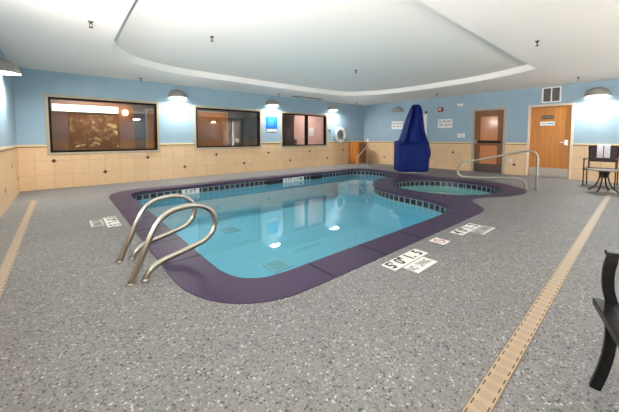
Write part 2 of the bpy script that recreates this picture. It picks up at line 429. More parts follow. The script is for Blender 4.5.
# ------------------------------------------------------------------ windows
def window(name, w, mull=()):
    x0, x1, z0, z1 = w
    r = struct_empty(name, ((x0+x1)/2, YW, z0))
    ox, oz = (x0+x1)/2, z0
    def ring(bm, a, b, c, d, t, y0, y1):
        box(bm, (a, y0, c), (b, y1, c+t)); box(bm, (a, y0, d-t), (b, y1, d)); box(bm, (a, y0, c+t), (a+t, y1, d-t)); box(bm, (b-t, y0, c+t), (b, y1, d-t))
    bm = bmesh.new(); ring(bm, x0-ox, x1-ox, 0, z1-z0, 0.058, -0.03, WT); tag(link('window_frame', bm, M['frame'], r, bevel=0.004), 'taupe outer frame')
    bm = bmesh.new(); ring(bm, x0-ox+.058, x1-ox-.058, .058, z1-z0-.058, 0.045, -0.008, WT*0.6)
    tag(link('sash', bm, M['black'], r, bevel=0.003), 'black inner sash')
    bm = bmesh.new(); box(bm, (x0-ox+.10, 0.045, .10), (x1-ox-.10, 0.051, z1-z0-.10)); link('pane', bm, M['glass'], r)
    for (a, b) in mull:
        bm = bmesh.new(); box(bm, (a-ox, 0.02, .10), (b-ox, 0.08, z1-z0-.10)); tag(link('mullion', bm, M['black'], r), 'black mullion')
    return r
window('window_1', W1); window('window_2', W2); window('window_3', W3, mull=[(7.52, 7.66)])

# back wall windows; the middle and the left wall one are added daylight
for i, (x0, x1, z0, z1) in enumerate(BW+ADDED_LW):
    if i < len(BW): r = struct_empty('window_%d' % (i+4), ((x0+x1)/2, YB, z0))
    else: r = struct_empty('window_%d' % (i+4), (XL, (x0+x1)/2, z0), -PI/2)  # left wall window, added to let daylight in
    bm = bmesh.new(); h = z1-z0; w = (x1-x0)/2
    for a, b in (((-w, -.1, 0), (w, .02, .06)), ((-w, -.1, h-.06), (w, .02, h)), ((-w, -.1, .06), (-w+.06, .02, h-.06)), ((w-.06, -.1, .06), (w, .02, h-.06))): box(bm, a, b)
    nm = 4 if w > 2 else 3 if w > 1 else 2
    for k in range(1, nm): box(bm, (-w+2*w*k/nm-.03, -.08, .06), (-w+2*w*k/nm+.03, 0, h-.06))
    link('window_frame', bm, M['black'], r)
    bm = bmesh.new(); box(bm, (-w+.06, -.06, .06), (w-.06, -.054, h-.06)); link('pane', bm, M['clear'], r)

# rooms seen through the three inside windows
def back_room(name, x0, x1, m, yb=10.9, split=None):
    def panel(a, b, mm):
        bm = bmesh.new(); box(bm, a, b); struct(name, bm, mm)
    panel((x0, yb, 0), (split or x1, yb+.05, 2.7), m[0])
    if split: panel((split, yb, 0), (x1, yb+.05, 2.7), m[1])
    panel((x0-.05, YW+WT, 0), (x0, yb, 2.7), m[0]); panel((x1, YW+WT, 0), (x1+.05, yb, 2.7), m[1])
    panel((x0, YW+WT, -.05), (x1, yb, 0), m[0]); panel((x0, YW+WT, 2.7), (x1, yb, 2.75), m[0])
back_room('wall_room_one', -0.80, 2.70, [M['lobby'], M['slate_reflect']], split=1.84)  # past the split, slate colour paints the blue wall's reflection
back_room('wall_room_two', 2.85, 6.05, [M['slate_reflect'], M['slate_reflect']])  # dark room painted in the slate tone of the reflected wall
back_room('wall_room_three', 6.20, 11.1, [M['pink'], M['pink']])

tb = thing('strip_light', 'long white lit strip light seen high behind the leftmost window', 'light', (0.62, 10.83, 2.04))
bm = bmesh.new(); box(bm, (-.78, 0, -.10), (.78, .07, .10)); link('housing', bm, M['white'], tb)
bm = bmesh.new(); box(bm, (-.76, -.035, -.085), (.76, -.001, .085)); tag(link('tube', bm, M['tube'], tb, bevel=.02), 'glowing tube')
wl = thing('wall_lamp', 'warm glowing lamp at the right end of the strip light behind the leftmost window', 'light', (1.58, 10.82, 1.98))
bm = bmesh.new(); lathe(bm, [(0,-.09),(.06,-.08),(.09,0),(.06,.08),(0,.09)]); link('shade', bm, M['warm'], wl, smooth=True)
bm = bmesh.new(); box(bm, (-.03, .05, -.03), (.03, .08, .03)); link('bracket', bm, M['greym'], wl)

def inner_door(name, x0, x1, h, label, handle_x):
    t = thing(name, label, 'door', ((x0+x1)/2, 10.86, 0)); w = (x1-x0)/2
    bm = bmesh.new(); box(bm, (-w, 0, .01), (w, .04, h)); link('door_panel', bm, M['wood'], t, bevel=.003)
    bm = bmesh.new(); box(bm, (-w-.05, 0.0, 0), (-w, .045, h+.05)); box(bm, (w, 0.0, 0), (w+.05, .045, h+.05)); box(bm, (-w, 0, h), (w, .045, h+.05)); tag(link('door_frame', bm, M['dframe'], t), 'pale frame')
    bm = bmesh.new(); tube(bm, [(handle_x, 0, 1.0), (handle_x, -.05, 1.0), (handle_x-.1, -.05, 1.0)], .012, 8); tag(link('handle', bm, M['steel'], t, smooth=True), 'steel handle')
inner_door('wooden_door', 2.20, 2.50, 2.1, 'narrow wooden door edge at the right side of the leftmost window', .08)
inner_door('wooden_door', 3.86, 4.98, 2.14, 'wide brown wooden door seen through the middle window', .42)

# drape in window three
bm = bmesh.new(); n = 60; y0 = 9.36
top = []; bot = []
for k in range(n+1):
    x = 6.40+0.72*k/n; y = y0+0.03*math.sin(k*1.25)+0.008*math.sin(k*2.9)
    top.append(bm.verts.new((x, y, 2.12))); bot.append(bm.verts.new((x, y, 0.55)))
for k in range(n): bm.faces.new([bot[k], bot[k+1], top[k+1], top[k]])
o = link('drape', bm, M['drape'], smooth=True); tag(o, 'grey brown drape hanging at the left side of the rightmost window', 'curtain')
md = o.modifiers.new('s', 'SOLIDIFY'); md.thickness = .008
bm = bmesh.new(); box(bm, (9.18, 10.885, 1.28), (9.50, 10.898, 1.68)); tag(link('wall_paper_notice', bm, M['white']), 'white paper sheet on the pinkish wall seen through the rightmost window', 'notice')
t = thing('lobby_chair', 'small dark brown chair back behind the rightmost window below the drape edge', 'chair', (7.55, 10.0, 0))
bm = bmesh.new(); box(bm, (-.22, -.02, .45), (.22, .04, 1.12)); link('backrest', bm, M['lobby'], t, bevel=.03)
bm = bmesh.new(); box(bm, (-.22, .04, .40), (.22, .48, .47)); link('seat', bm, M['lobby'], t, bevel=.02)
for sx in (-.2, .2):
    for sy in (0, .44):
        bm = bmesh.new(); box(bm, (sx-.02, sy-.02, 0), (sx+.02, sy+.02, .45)); link('leg', bm, M['woodd'], t)
t = thing('desk_lamp', 'small white desk lamp behind the lower right of the brown door in the middle window', 'lamp', (5.05, 10.2, 0.0))
bm = bmesh.new(); lathe(bm, [(0,1.16),(.06,1.16),(.10,1.04),(.09,1.03),(0,1.10)]); tag(link('lamp_shade', bm, M['white'], t, smooth=True), 'white shade')
bm = bmesh.new(); lathe(bm, [(0,0),(.13,0),(.13,.03),(.03,.06),(.03,.72),(.09,.76),(.09,1.0),(.01,1.06),(0,1.10)]); link('base', bm, M['void'], t, smooth=True)

# ------------------------------------------------------------------ doors in the door wall (run along Y, room side is -X)
def door(name, d, kind):
    y0, y1, z0, z1 = d; cy = (y0+y1)/2; w = (y1-y0)/2
    r = struct_empty(name, (XD, cy, 0))
    fm = M['dframe'] if kind == 1 else M['dframe2']; ft = .075 if kind == 1 else .055
    bm = bmesh.new()
    for a, b in (((-.035, -w, 0), (WT, -w+ft, z1)), ((-.035, w-ft, 0), (WT, w, z1)), ((-.035, -w+ft, z1-ft), (WT, w-ft, z1))): box(bm, a, b)
    tag(link('door_frame', bm, fm, r, bevel=.004), 'grey painted frame' if kind == 1 else 'cream frame')
    dw = w-ft-.006; h = z1-ft-.006
    if kind == 1:
        st = .17
        bm = bmesh.new()
        for a, b in (((.02, -dw, .01), (.065, -dw+st, h)), ((.02, dw-st, .01), (.065, dw, h)), ((.02, -dw+st, h-.2), (.065, dw-st, h)), ((.02, -dw+st, .93), (.065, dw-st, 1.10)), ((.02, -dw+st, .01), (.065, dw-st, .30))): box(bm, a, b)
        tag(link('door_panel', bm, M['woodd'], r, bevel=.003), 'dark wooden stiles')
        for a, b in ((.30, .93), (1.10, h-.2)):
            bm = bmesh.new(); box(bm, (.036, -dw+st, a), (.046, dw-st, b)); tag(link('glass_pane', bm, M['doorglass'], r), 'amber glass')  # both panes are one even amber colour
        bm = bmesh.new(); box(bm, (.012, -dw, .01), (.019, dw, .30)); tag(link('kick_plate', bm, M['kickd'], r), 'dark kick plate')
        bm = bmesh.new(); box(bm, (-.06, -dw+.05, 1.02), (-.01, dw-.03, 1.10)); tag(link('panic_bar', bm, M['bframe'], r, bevel=.008), 'black push bar')
        bm = bmesh.new(); box(bm, (-.075, dw-.10, 1.0), (.019, dw+.0, 1.12)); tag(link('bar_head', bm, M['kick'], r, bevel=.01), 'steel bar head')
    else:
        bm = bmesh.new(); box(bm, (.02, -dw, .01), (.065, dw, h)); tag(link('door_panel', bm, M['wood'], r, bevel=.003), 'plain maple slab')
        bm = bmesh.new(); box(bm, (.012, -dw+.02, .015), (.019, dw-.02, .29)); tag(link('kick_plate', bm, M['kick'], r), 'steel kick plate')
        bm = bmesh.new(); tube(bm, [(.02, -dw+.09, 1.06), (-.05, -dw+.09, 1.06)], .014, 10); tube(bm, [(-.05, -dw+.08, 1.06), (-.05, -dw+.22, 1.06)], .012, 10)
        box(bm, (.012, -dw+.05, .98), (.0195, -dw+.13, 1.14)); tag(link('handle', bm, M['steel'], r, smooth=False), 'steel lever')
        bm = bmesh.new(); box(bm, (.012, -.08, 1.765), (.0195, .20, 1.86))
        for a, b in ((-.06, -.02), (0.0, .05), (.07, .12), (.14, .18)): box(bm, (.0110, a, 1.80), (.0119, b, 1.825), 1)
        tag(link('name_plate', bm, [M['ink'], M['tileworn']], r), 'black name plate')
        bm = bmesh.new(); box(bm, (.012, -.11, 1.56), (.0195, .24, 1.68))
        box(bm, (.0110, -.09, 1.60), (.0119, .05, 1.64), 1); box(bm, (.0110, .07, 1.61), (.0119, .2, 1.63), 2)
        tag(link('paper_sign', bm, [M['white'], M['bluepale'], M['tileworn']], r), 'white paper sign')
    return r
door('door_1', D1, 1); door('door_2', D2, 2)
# closets behind the doors so no light leaks
bm = bmesh.new(); box(bm, (XD+WT, 1.3, -.1), (XD+WT+.05, 4.5, 2.6)); struct('wall_behind_doors', bm, M['void'])

# ------------------------------------------------------------------ pool outlines
outer = [(1.45,1.72),(1.9,1.72),(4.7,1.745),(5.15,1.755),(5.36,1.80),(5.55,1.93),(5.75,2.10),(5.97,2.22),(6.2,2.24),(6.42,2.18),(6.75,1.97),(7.2,1.80),(7.63,1.77),(8.05,1.88),(8.42,2.14),(8.72,2.48),(8.92,2.9),(8.99,3.35),(8.92,3.8),(8.76,4.25),(8.62,4.7),(8.62,5.2),(8.8,5.7),(9.03,6.2),(9.12,6.7),(9.05,7.2),(8.8,7.6),(8.4,7.74),(7.9,7.75),(1.7,7.75),(1.2,7.74),(.92,7.62),(.76,7.35),(.69,6.95),(.69,6.5),(.68,3.0),(.68,2.55),(.71,2.3),(.79,2.08),(.93,1.9),(1.1,1.79),(1.26,1.735)]
inner = [(1.47,2.09),(1.9,2.09),(4.4,2.10),(4.70,2.11),(4.83,2.115),(4.85,2.12),(5.0,2.2),(5.15,2.32),(5.3,2.53),(5.43,2.85),(5.5,3.3),(5.57,3.75),(5.77,4.25),(6.1,4.65),(6.47,4.92),(7.0,5.12),(7.5,5.12),(8.0,5.2),(8.4,5.55),(8.68,6.1),(8.76,6.6),(8.68,7.0),(8.45,7.28),(8.2,7.36),(7.8,7.37),(1.8,7.37),(1.40,7.36),(1.2,7.28),(1.09,7.1),(1.06,6.8),(1.06,6.4),(1.05,3.0),(1.05,2.65),(1.06,2.45),(1.13,2.24),(1.28,2.12)]
outer = [(p.x, p.y) for p in catmull([(x, y, 0) for x, y in outer], 6, True)]
inner = [(p.x, p.y) for p in catmull([(x, y, 0) for x, y in inner], 6, True)]
SC, SR = (7.23, 3.37), 1.2
spa = [(SC[0]+SR*math.cos(2*PI*k/72), SC[1]+SR*math.sin(2*PI*k/72)) for k in range(72)]
ZWATER = -0.20

# deck
bm = bmesh.new()
fill(bm, [[(XL, YB), (XD, YB), (XD, YW), (XL, YW)], outer], 0.0)
for v in fill(bm, [[(XL, YB), (XD, YB), (XD, YW), (XL, YW)], outer], -0.08)[1:]: pass
struct('floor', bm, M['deck'])

# coping: one continuous purple kerb around pool and spa
bm = bmesh.new()
lo = fill(bm, [outer, inner, spa], 0.006)
for vs in lo: skirt(bm, vs, -0.06)
fill(bm, [outer, inner, spa], -0.06)
def joint(a, b, w=0.03):
    a, b = Vector(a), Vector(b); t = (b-a).normalized(); n = Vector((-t.y, t.x))*w/2
    vs = [bm.verts.new((p.x, p.y, 0.0072)) for p in (a+n, a-n, b-n, b+n)]
    bm.faces.new(vs).material_index = 1
for y in (2.95, 3.6, 4.25, 4.9, 5.55, 6.2, 6.85): joint((.70, y), (1.05, y))
for x in (1.75, 2.5, 3.25, 4.0, 4.65): joint((x, 1.74), (x, 2.08))
for x in (1.8, 2.6, 3.4, 4.2, 5.0, 5.8, 6.6, 7.4, 8.2): joint((x, 7.38), (x, 7.73))
for k in range(14):
    if k in (4, 5, 6, 7): continue
    a = 2*PI*k/14
    joint((SC[0]+1.22*math.cos(a), SC[1]+1.22*math.sin(a)), (SC[0]+1.52*math.cos(a), SC[1]+1.52*math.sin(a)))
cop = link('pool_coping', bm, [M['coping'], M['joint']]); tag(cop, 'purple coping running round the swimming pool and the round spa', 'pool coping')
for p in cop.data.polygons: p.use_smooth = False

def basin(name, loop, depth, m, parent, cove=0.25):
    bm = bmesh.new()
    w = offset(loop, 0.03)
    prof = [(0.03, -0.062), (0.03, -depth+cove)] + [(0.03-cove*(1-math.cos(a)), -depth+cove-cove*math.sin(a)) for a in (PI/8, PI/4, 3*PI/8, PI/2)]
    prev = None
    for d, z in prof:
        ring = [bm.verts.new((p[0], p[1], z)) for p in offset(loop, d)]
        if prev:
            n = len(ring)
            for i in range(n): bm.faces.new([prev[i], prev[(i+1) % n], ring[(i+1) % n], ring[i]])
        prev = ring
    edges = [bm.edges.get((prev[i], prev[(i+1) % len(prev)])) for i in range(len(prev))]
    bmesh.ops.triangle_fill(bm, use_beauty=True, edges=edges, normal=(0, 0, 1))
    return link(name, bm, m, parent)
def band(name, loop, parent, z0=-0.062, z1=-0.20):
    bm = bmesh.new(); uvl = bm.loops.layers.uv.new('UVMap')
    w = offset(loop, 0.026); n = len(w); L = 0.0
    us = [0.0]
    for i in range(n): L += (Vector(w[(i+1) % n])-Vector(w[i])).length; us.append(L)
    for i in range(n):
        a, b = w[i], w[(i+1) % n]
        vs = [bm.verts.new((a[0], a[1], z1)), bm.verts.new((b[0], b[1], z1)), bm.verts.new((b[0], b[1], z0)), bm.verts.new((a[0], a[1], z0))]
        f = bm.faces.new(vs)
        for l, (u, v) in zip(f.loops, ((us[i], z1-z0), (us[i+1], z1-z0), (us[i+1], 0), (us[i], 0))): l[uvl].uv = (u+60, v+2.07)
    return link(name, bm, M['band'], parent)

pool = thing('swimming_pool', 'large indoor swimming pool with pale aqua walls and dark waterline tiles', 'pool', (3.5, 4.7, 0))
def rel(o, p=pool):
    o.matrix_parent_inverse = Matrix.Translation(p.location).inverted(); return o
rel(basin('basin', inner, 0.85, M['plaster'], pool))
rel(band('waterline_tiles', inner, pool))
# skimmer mouths and depth tiles on the far wall
YF = 7.37+0.026
for a, b in ((4.63, 5.13), (6.35, 6.85)):
    bm = bmesh.new(); box(bm, (a, YF-.012, -.20), (b, YF+.05, -.075)); tag(rel(link('skimmer', bm, M['void'], pool)), 'dark skimmer mouth')
for a, b, tx in ((2.20, 2.62, '5 FT'), (5.20, 6.02, '5 FT 1.5 M')):
    bm = bmesh.new(); box(bm, (a, YF-.012, -.195), (b, YF-.002, -.068), 0)
    text_into(bm, tx, .125, Matrix.Translation(((a+b)/2, YF-.0135, -.132)) @ Matrix.Rotation(PI/2, 4, 'X'), 1, xs=1.25)
    tag(rel(link('depth_tile', bm, [M['tilew'], M['ink']], pool)), 'white depth tile')
# steps at the far end
bm = bmesh.new()
for r_, z in ((1.55, -.42), (1.1, -.32)):
    c = (7.95, 6.5); vs = []
    lp = [(min(max(c[0]+r_*.62*math.cos(2*PI*k/40), 0), 8.64), c[1]+r_*.5*math.sin(2*PI*k/40)) for k in range(40)]
    v = fill(bm, [lp], z)[0]; skirt(bm, v, -.85)
rel(link('entry_steps', bm, M['plaster'], pool))
for (x, y) in ((2.57, 3.82), (2.81, 6.0)):
    bm = bmesh.new(); box(bm, (x-.17, y-.17, -.85), (x+.17, y+.17, -.835), 0)
    for k in range(5): box(bm, (x-.13, y-.13+.06*k, -.835), (x+.13, y-.10+.06*k, -.832), 1)
    tag(rel(link('main_drain', bm, [M['plasterd'], M['darkgr']], pool)), 'square floor drain')

hot = thing('hot_tub', 'round sunken spa beside the pool with dark waterline tiles', 'spa', (SC[0], SC[1], 0))
rel(basin('basin', spa, 0.7, M['plaster2'], hot, .2), hot); rel(band('waterline_tiles', spa, hot), hot)
bm = bmesh.new(); v = fill(bm, [[(SC[0]+.95*math.cos(2*PI*k/48), SC[1]+.95*math.sin(2*PI*k/48)) for k in range(48)]], -.69)
bm.free()
bm = bmesh.new(); lathe(bm, [(1.22, -.42), (.88, -.42), (.86, -.44), (.86, -.70)], (SC[0], SC[1], 0), 64); rel(link('bench', bm, M['plaster2'], hot, smooth=False), hot)
# water
bm = bmesh.new(); fill(bm, [offset(inner, 0.024)], ZWATER); tag(link('pool_water', bm, M['water']), 'clear still aqua water filling the swimming pool', 'water', kind='stuff')
bm = bmesh.new(); fill(bm, [offset(spa, 0.024)], ZWATER+.02); tag(link('spa_water', bm, M['water']), 'clear still water filling the round spa', 'water', kind='stuff')

# ------------------------------------------------------------------ ceiling with raised tray
tray = [(1.6,1.78),(2.2,1.78),(7.3,1.79),(7.95,1.79),(8.12,1.80),(8.2,1.90),(8.42,2.3),(8.68,3.1),(8.84,4.0),(8.88,4.97),(8.82,5.8),(8.66,6.5),(8.35,7.1),(7.95,7.45),(7.3,7.56),(6.6,7.57),(3.0,7.54),(2.3,7.50),(1.7,7.32),(1.15,6.95),(.82,6.4),(.71,5.8),(.69,5.0),(.69,3.4),(.70,2.8),(.78,2.3),(1.05,1.95)]
tray = [(p.x, p.y) for p in catmull([(x, y, 0) for x, y in tray], 6, True)]
HT = 2.875
bm = bmesh.new()
lo = fill(bm, [[(XL-WT, YB-WT), (XD+WT, YB-WT), (XD+WT, YW+WT), (XL-WT, YW+WT)], tray], HC)
ti = offset(tray, -0.02)
up = [bm.verts.new((p[0], p[1], HT)) for p in ti]; tl = lo[1]; n = len(up)
for i in range(n): bm.faces.new([tl[i], tl[(i+1) % n], up[(i+1) % n], up[i]])
bmesh.ops.triangle_fill(bm, use_beauty=True, edges=[bm.edges.get((up[i], up[(i+1) % n])) for i in range(n)], normal=(0, 0, -1))
box(bm, (XL-WT, YB-WT, 3.05), (XD+WT, YW+WT, 3.1))
struct('ceiling', bm, M['ceil'])

def sprinkler(loc, label):
    t = thing('fire_sprinkler', label, 'sprinkler', loc, group='sprinkler heads on the ceiling')
    bm = bmesh.new(); lathe(bm, [(0,0),(.032,0),(.030,-.008),(.014,-.014),(.012,-.03),(0,-.03)], seg=16); link('escutcheon', bm, M['gun'], t, smooth=True)
    bm = bmesh.new()
    for s in (-1, 1): tube(bm, [(s*.012, 0, -.025), (s*.018, 0, -.05), (s*.004, 0, -.075)], .004, 6)
    link('yoke', bm, M['void'], t)
    bm = bmesh.new(); lathe(bm, [(0,-.072),(.024,-.074),(.024,-.079),(0,-.08)], seg=12); link('deflector', bm, M['gun'], t)
for x, y, z, lb in ((.36, 4.89, HC, 'ceiling sprinkler at the left, left of the raised tray and nearest the left wall'), (1.63, 8.63, HC, 'ceiling sprinkler in front of the wall just right of the leftmost window'), (5.91, 8.63, HC, 'ceiling sprinkler between the blue sign and the ceiling slot vent'), (10.03, 8.6, HC, 'ceiling sprinkler nearest the far corner above the cabinet'),
        (1.98, 4.84, HT, 'left one of the two sprinklers inside the raised tray'), (5.66, 4.89, HT, 'right one of the two sprinklers inside the raised tray'), (5.82, 1.28, HC, 'large sprinkler on the flat ceiling right of the raised tray'), (10.03, 4.98, HC, 'ceiling sprinkler above the red fire alarm'), (10.04, 1.33, HC, 'ceiling sprinkler above the maple door and the right sconce')):
    sprinkler((x, y, z), lb)
t = thing('slot_vent', 'long grey slot vent on the ceiling above the rightmost window', 'vent', (7.3, 8.72, HC))
bm = bmesh.new(); box(bm, (-.7, -.11, -.012), (.7, .11, 0)); link('vent_frame', bm, M['vent'], t)
for k in range(3):
    bm = bmesh.new(); box(bm, (-.67, -.08+.06*k, -.016), (.67, -.05+.06*k, -.0125)); link('slat', bm, M['greym'], t)

# ------------------------------------------------------------------ wall sconces (half domes)
def sconce(loc, rz, label, lit, power=60):
    """local: wall at y=0, room side is -y, bottom rim at z=0"""
    t = thing('wall_sconce', label, 'wall lamp', loc, rz, 'half dome wall sconces')
    R, H = .27, .245
    bm = bmesh.new()
    def shell(R, H, y0):
        rows = []
        for i in range(9):
            ph = (PI/2)*i/8; r = R*math.cos(ph); z = H*math.sin(ph)
            rows.append([bm.verts.new((-r*math.cos(PI*k/20), y0-r*.95*math.sin(PI*k/20), z)) for k in range(21)])
        for a, b in zip(rows, rows[1:]):
            for k in range(20):
                try: bm.faces.new([a[k], a[k+1], b[k+1], b[k]])
                except ValueError: pass
        return rows
    a = shell(R, H, -.002)
    bmesh.ops.remove_doubles(bm, verts=bm.verts[:], dist=1e-5)
    o = link('shade', bm, M['greym'], t, smooth=True); md = o.modifiers.new('s', 'SOLIDIFY'); md.thickness = .012; md.offset = -1
    bm = bmesh.new(); r = R-.02
    v = [bm.verts.new((-r*math.cos(PI*k/20), -.006-r*.93*math.sin(PI*k/20), .012)) for k in range(21)]; v2 = [bm.verts.new((x.co.x, x.co.y, .02)) for x in v]
    bm.faces.new(v); bm.faces.new(v2[::-1])
    for k in range(21): bm.faces.new([v[k], v[(k+1) % 21], v2[(k+1) % 21], v2[k]])
    tag(link('diffuser', bm, M['lens'] if lit else M['lensoff'], t), 'glowing diffuser' if lit else 'unlit diffuser')
    bm = bmesh.new(); box(bm, (-.10, -.004, .03), (.10, 0, .2)); link('mounting_plate', bm, M['greym'], t)
    if lit:
        ld = bpy.data.lights.new('sconce_light', 'AREA'); ld.shape = 'ELLIPSE'; ld.size = .36; ld.size_y = .10; ld.energy = power; ld.color = (1.0, .965, .91)
        lo_ = bpy.data.objects.new('sconce_light', ld); COL.objects.link(lo_); lo_.parent = t; lo_.location = (0, -.20, -.012); lo_.rotation_euler = Vector((0, -.55, -1)).to_track_quat('-Z', 'Y').to_euler()
    return t
PW = 24
sconce((2.66, YW, 2.36), 0, 'lit grey half dome sconce between the leftmost and middle windows', True, PW)
sconce((5.92, YW, 2.37), 0, 'lit grey half dome sconce above the blue sign', True, PW)
sconce((9.02, YW, 2.385), 0, 'lit grey half dome sconce right of the rightmost window near the life ring', True, PW)
sconce((XL, 7.25, 2.30), PI/2, 'lit grey half dome sconce on the left wall at the photo edge', True, PW)
sconce((XD, 7.26, 2.30), -PI/2, 'unlit grey half dome sconce on the door wall left of the blue cover', False)
sconce((XD, 1.07, 2.325), -PI/2, 'lit grey half dome sconce right of the maple door', True, PW)
sconce((3.7, YB, 2.35), PI, 'lit half dome sconce on the back wall, reflected in the leftmost window', True, PW)
sconce((8.7, YB, 2.35), PI, 'lit half dome sconce on the back wall, reflected in the middle window', True, PW)

def added_uplight(loc, rz, label, UP):
    # added unseen bowl lamp to brighten the ceiling, local: wall at y=0, room side -y, light leaves upward and out into the room
    t = thing('added_uplight', label, 'wall lamp', loc, rz, 'added fill lamps on the walls outside the view')
    bm = bmesh.new()
    rows = [[bm.verts.new((-.26*math.cos(PI/2*i/6)*math.cos(PI*k/16), -.004-.2*math.cos(PI/2*i/6)*math.sin(PI*k/16), -.14*math.sin(PI/2*i/6))) for k in range(17)] for i in range(7)]
    for a, b in zip(rows, rows[1:]):
        for k in range(16): bm.faces.new([a[k], a[k+1], b[k+1], b[k]])
    bmesh.ops.remove_doubles(bm, verts=bm.verts[:], dist=1e-5)
    o = link('shade', bm, M['greym'], t, smooth=True); md = o.modifiers.new('s', 'SOLIDIFY'); md.thickness = .008
    bm = bmesh.new(); box(bm, (-.2, -.02, -.1), (.2, -.001, .0)); link('mounting_plate', bm, M['greym'], t)
    ld = bpy.data.lights.new('added_uplight_lamp', 'AREA'); ld.shape = 'RECTANGLE'; ld.size = .42; ld.size_y = .14; ld.energy = UP; ld.color = (1.0, .95, .90)
    l = bpy.data.objects.new('added_uplight_lamp', ld); COL.objects.link(l); l.parent = t; l.location = (0, -.10, .012)
    l.rotation_euler = Vector((0, -1, .5)).to_track_quat('-Z', 'Y').to_euler()
for k, y in enumerate((-.9, 1.2, 3.3)): added_uplight((XL, y, .85), PI/2, ('nearest the back wall', 'in the middle', 'farthest from the back wall')[k]+', added fill lamp under the added left wall window', (38, 38, 34)[k])
for k, x in enumerate((5.0, 5.85, 6.7)): added_uplight((x, YB, .45), PI, ('left', 'middle', 'right')[k]+' added fill lamp under the added middle back window', 16)

# ------------------------------------------------------------------ things on the walls
def wall_sign_x(name, x0, x1, z0, z1, m, label, cat, th=.012):
    t = thing(name, label, cat, ((x0+x1)/2, YW, z0)); bm = bmesh.new(); box(bm, (x0-(x0+x1)/2, -th, 0), (x1-(x0+x1)/2, 0, z1-z0)); link('board', bm, m, t, bevel=.002); return t
t = wall_sign_x('rules_sign', 5.655, 6.14, 1.53, 1.975, M['bluesign'], 'bright blue square sign on the wall between the middle and rightmost windows', 'sign')
bm = bmesh.new()
for k in range(6): box(bm, (-.13, -.0135, .36-.055*k), (.13-.03*(k % 3), -.0122, .375-.055*k))
for k in range(4): box(bm, (-.19+.0*k, -.0135, .08), (.19, -.0122, .09))
tag(link('print', bm, M['bluepale'], t), 'pale printed lines')
t = wall_sign_x('small_label', 5.70, 6.10, 1.42, 1.50, M['white'], 'thin white label strip just below the blue sign', 'sign')
bm = bmesh.new(); box(bm, (-.16, -.0135, .03), (.16, -.0122, .05)); link('print', bm, M['tileworn'], t)
t = wall_sign_x('wall_plate', 8.73, 8.92, 1.48, 1.55, M['greym'], 'small grey wall plate left of the life ring', 'wall plate', .02)
bm = bmesh.new(); box(bm, (-.06, -.024, .02), (.06, -.02, .05)); link('slot', bm, M['void'], t)

# life ring on the window wall
t = thing('life_ring', 'white life ring hanging on the wall above the wooden cabinet', 'life ring', (9.43, YW-.08, 1.31))
bm = bmesh.new()
for k in range(40):
    pass
R1, r1 = .265, .075
rings = []
for k in range(40):
    a = 2*PI*k/40; rings.append([bm.verts.new(((R1+r1*math.cos(b))*math.cos(a), r1*.85*math.sin(b), (R1+r1*math.cos(b))*math.sin(a))) for b in [2*PI*j/14 for j in range(14)]])
for k in range(40):
    for j in range(14): bm.faces.new([rings[k][j], rings[k][(j+1) % 14], rings[(k+1) % 40][(j+1) % 14], rings[(k+1) % 40][j]])
link('ring', bm, M['white'], t, smooth=True)
bm = bmesh.new()
pts = []
for k in range(49):
    a = 2*PI*k/48; rr = R1+r1+.012+.03*abs(math.sin(2*a)); pts.append((rr*math.cos(a), -.02, rr*math.sin(a)))
tube(bm, pts, .008, 6); tag(link('rope', bm, M['tileworn'], t, smooth=True), 'grab rope')
bm = bmesh.new(); tube(bm, [(-.02,-.01,.2), (.02,-.07,.08), (.10,-.08,-.02), (.04,-.07,-.12), (.13,-.06,-.2), (.02,-.05,-.17), (.08,-.06,.05)], .012, 6); tag(link('throw_line', bm, M['raild'], t, smooth=True), 'tan throw line')
bm = bmesh.new(); tube(bm, [(0, .066, .24), (0, -.03, .22), (0, -.06, .24)], .01, 6); tag(link('hook', bm, M['steel'], t), 'wall hook')
for k in range(4):
    a = PI/4+PI/2*k; bm = bmesh.new()
    tube(bm, [((R1+r1*1.03*math.cos(b))*math.cos(a), r1*.9*math.sin(b), (R1+r1*1.03*math.cos(b))*math.sin(a)) for b in [2*PI*j/12 for j in range(13)]], .012, 6)
    tag(link('band', bm, M['tileworn'], t), 'grey band')

# wooden cabinet in the far corner
t = thing('wooden_cabinet', 'waist high wooden cabinet in the far corner under the life ring', 'cabinet', (10.34, 8.78, 0))
bm = bmesh.new(); box(bm, (-.26, -.29, .06), (.26, .29, .97)); box(bm, (-.24, -.27, 0), (.24, .28, .06)); link('body', bm, M['cabw'], t, bevel=.004)
bm = bmesh.new(); box(bm, (-.28, -.31, .97), (.28, .30, 1.0)); link('top', bm, M['cabw'], t, bevel=.004)
bm = bmesh.new(); box(bm, (-.278, -.27, .08), (-.262, .27, .95)); d = link('door', bm, M['cabw'], t, bevel=.003)
bm = bmesh.new(); box(bm, (-.30, -.22, .60), (-.279, -.20, .72)); link('handle', bm, M['woodd'], d)
bm = bmesh.new(); box(bm, (-.24, -.305, .08), (.24, -.292, .95)); tag(link('side_panel', bm, M['woodd'], t), 'darker side panel')

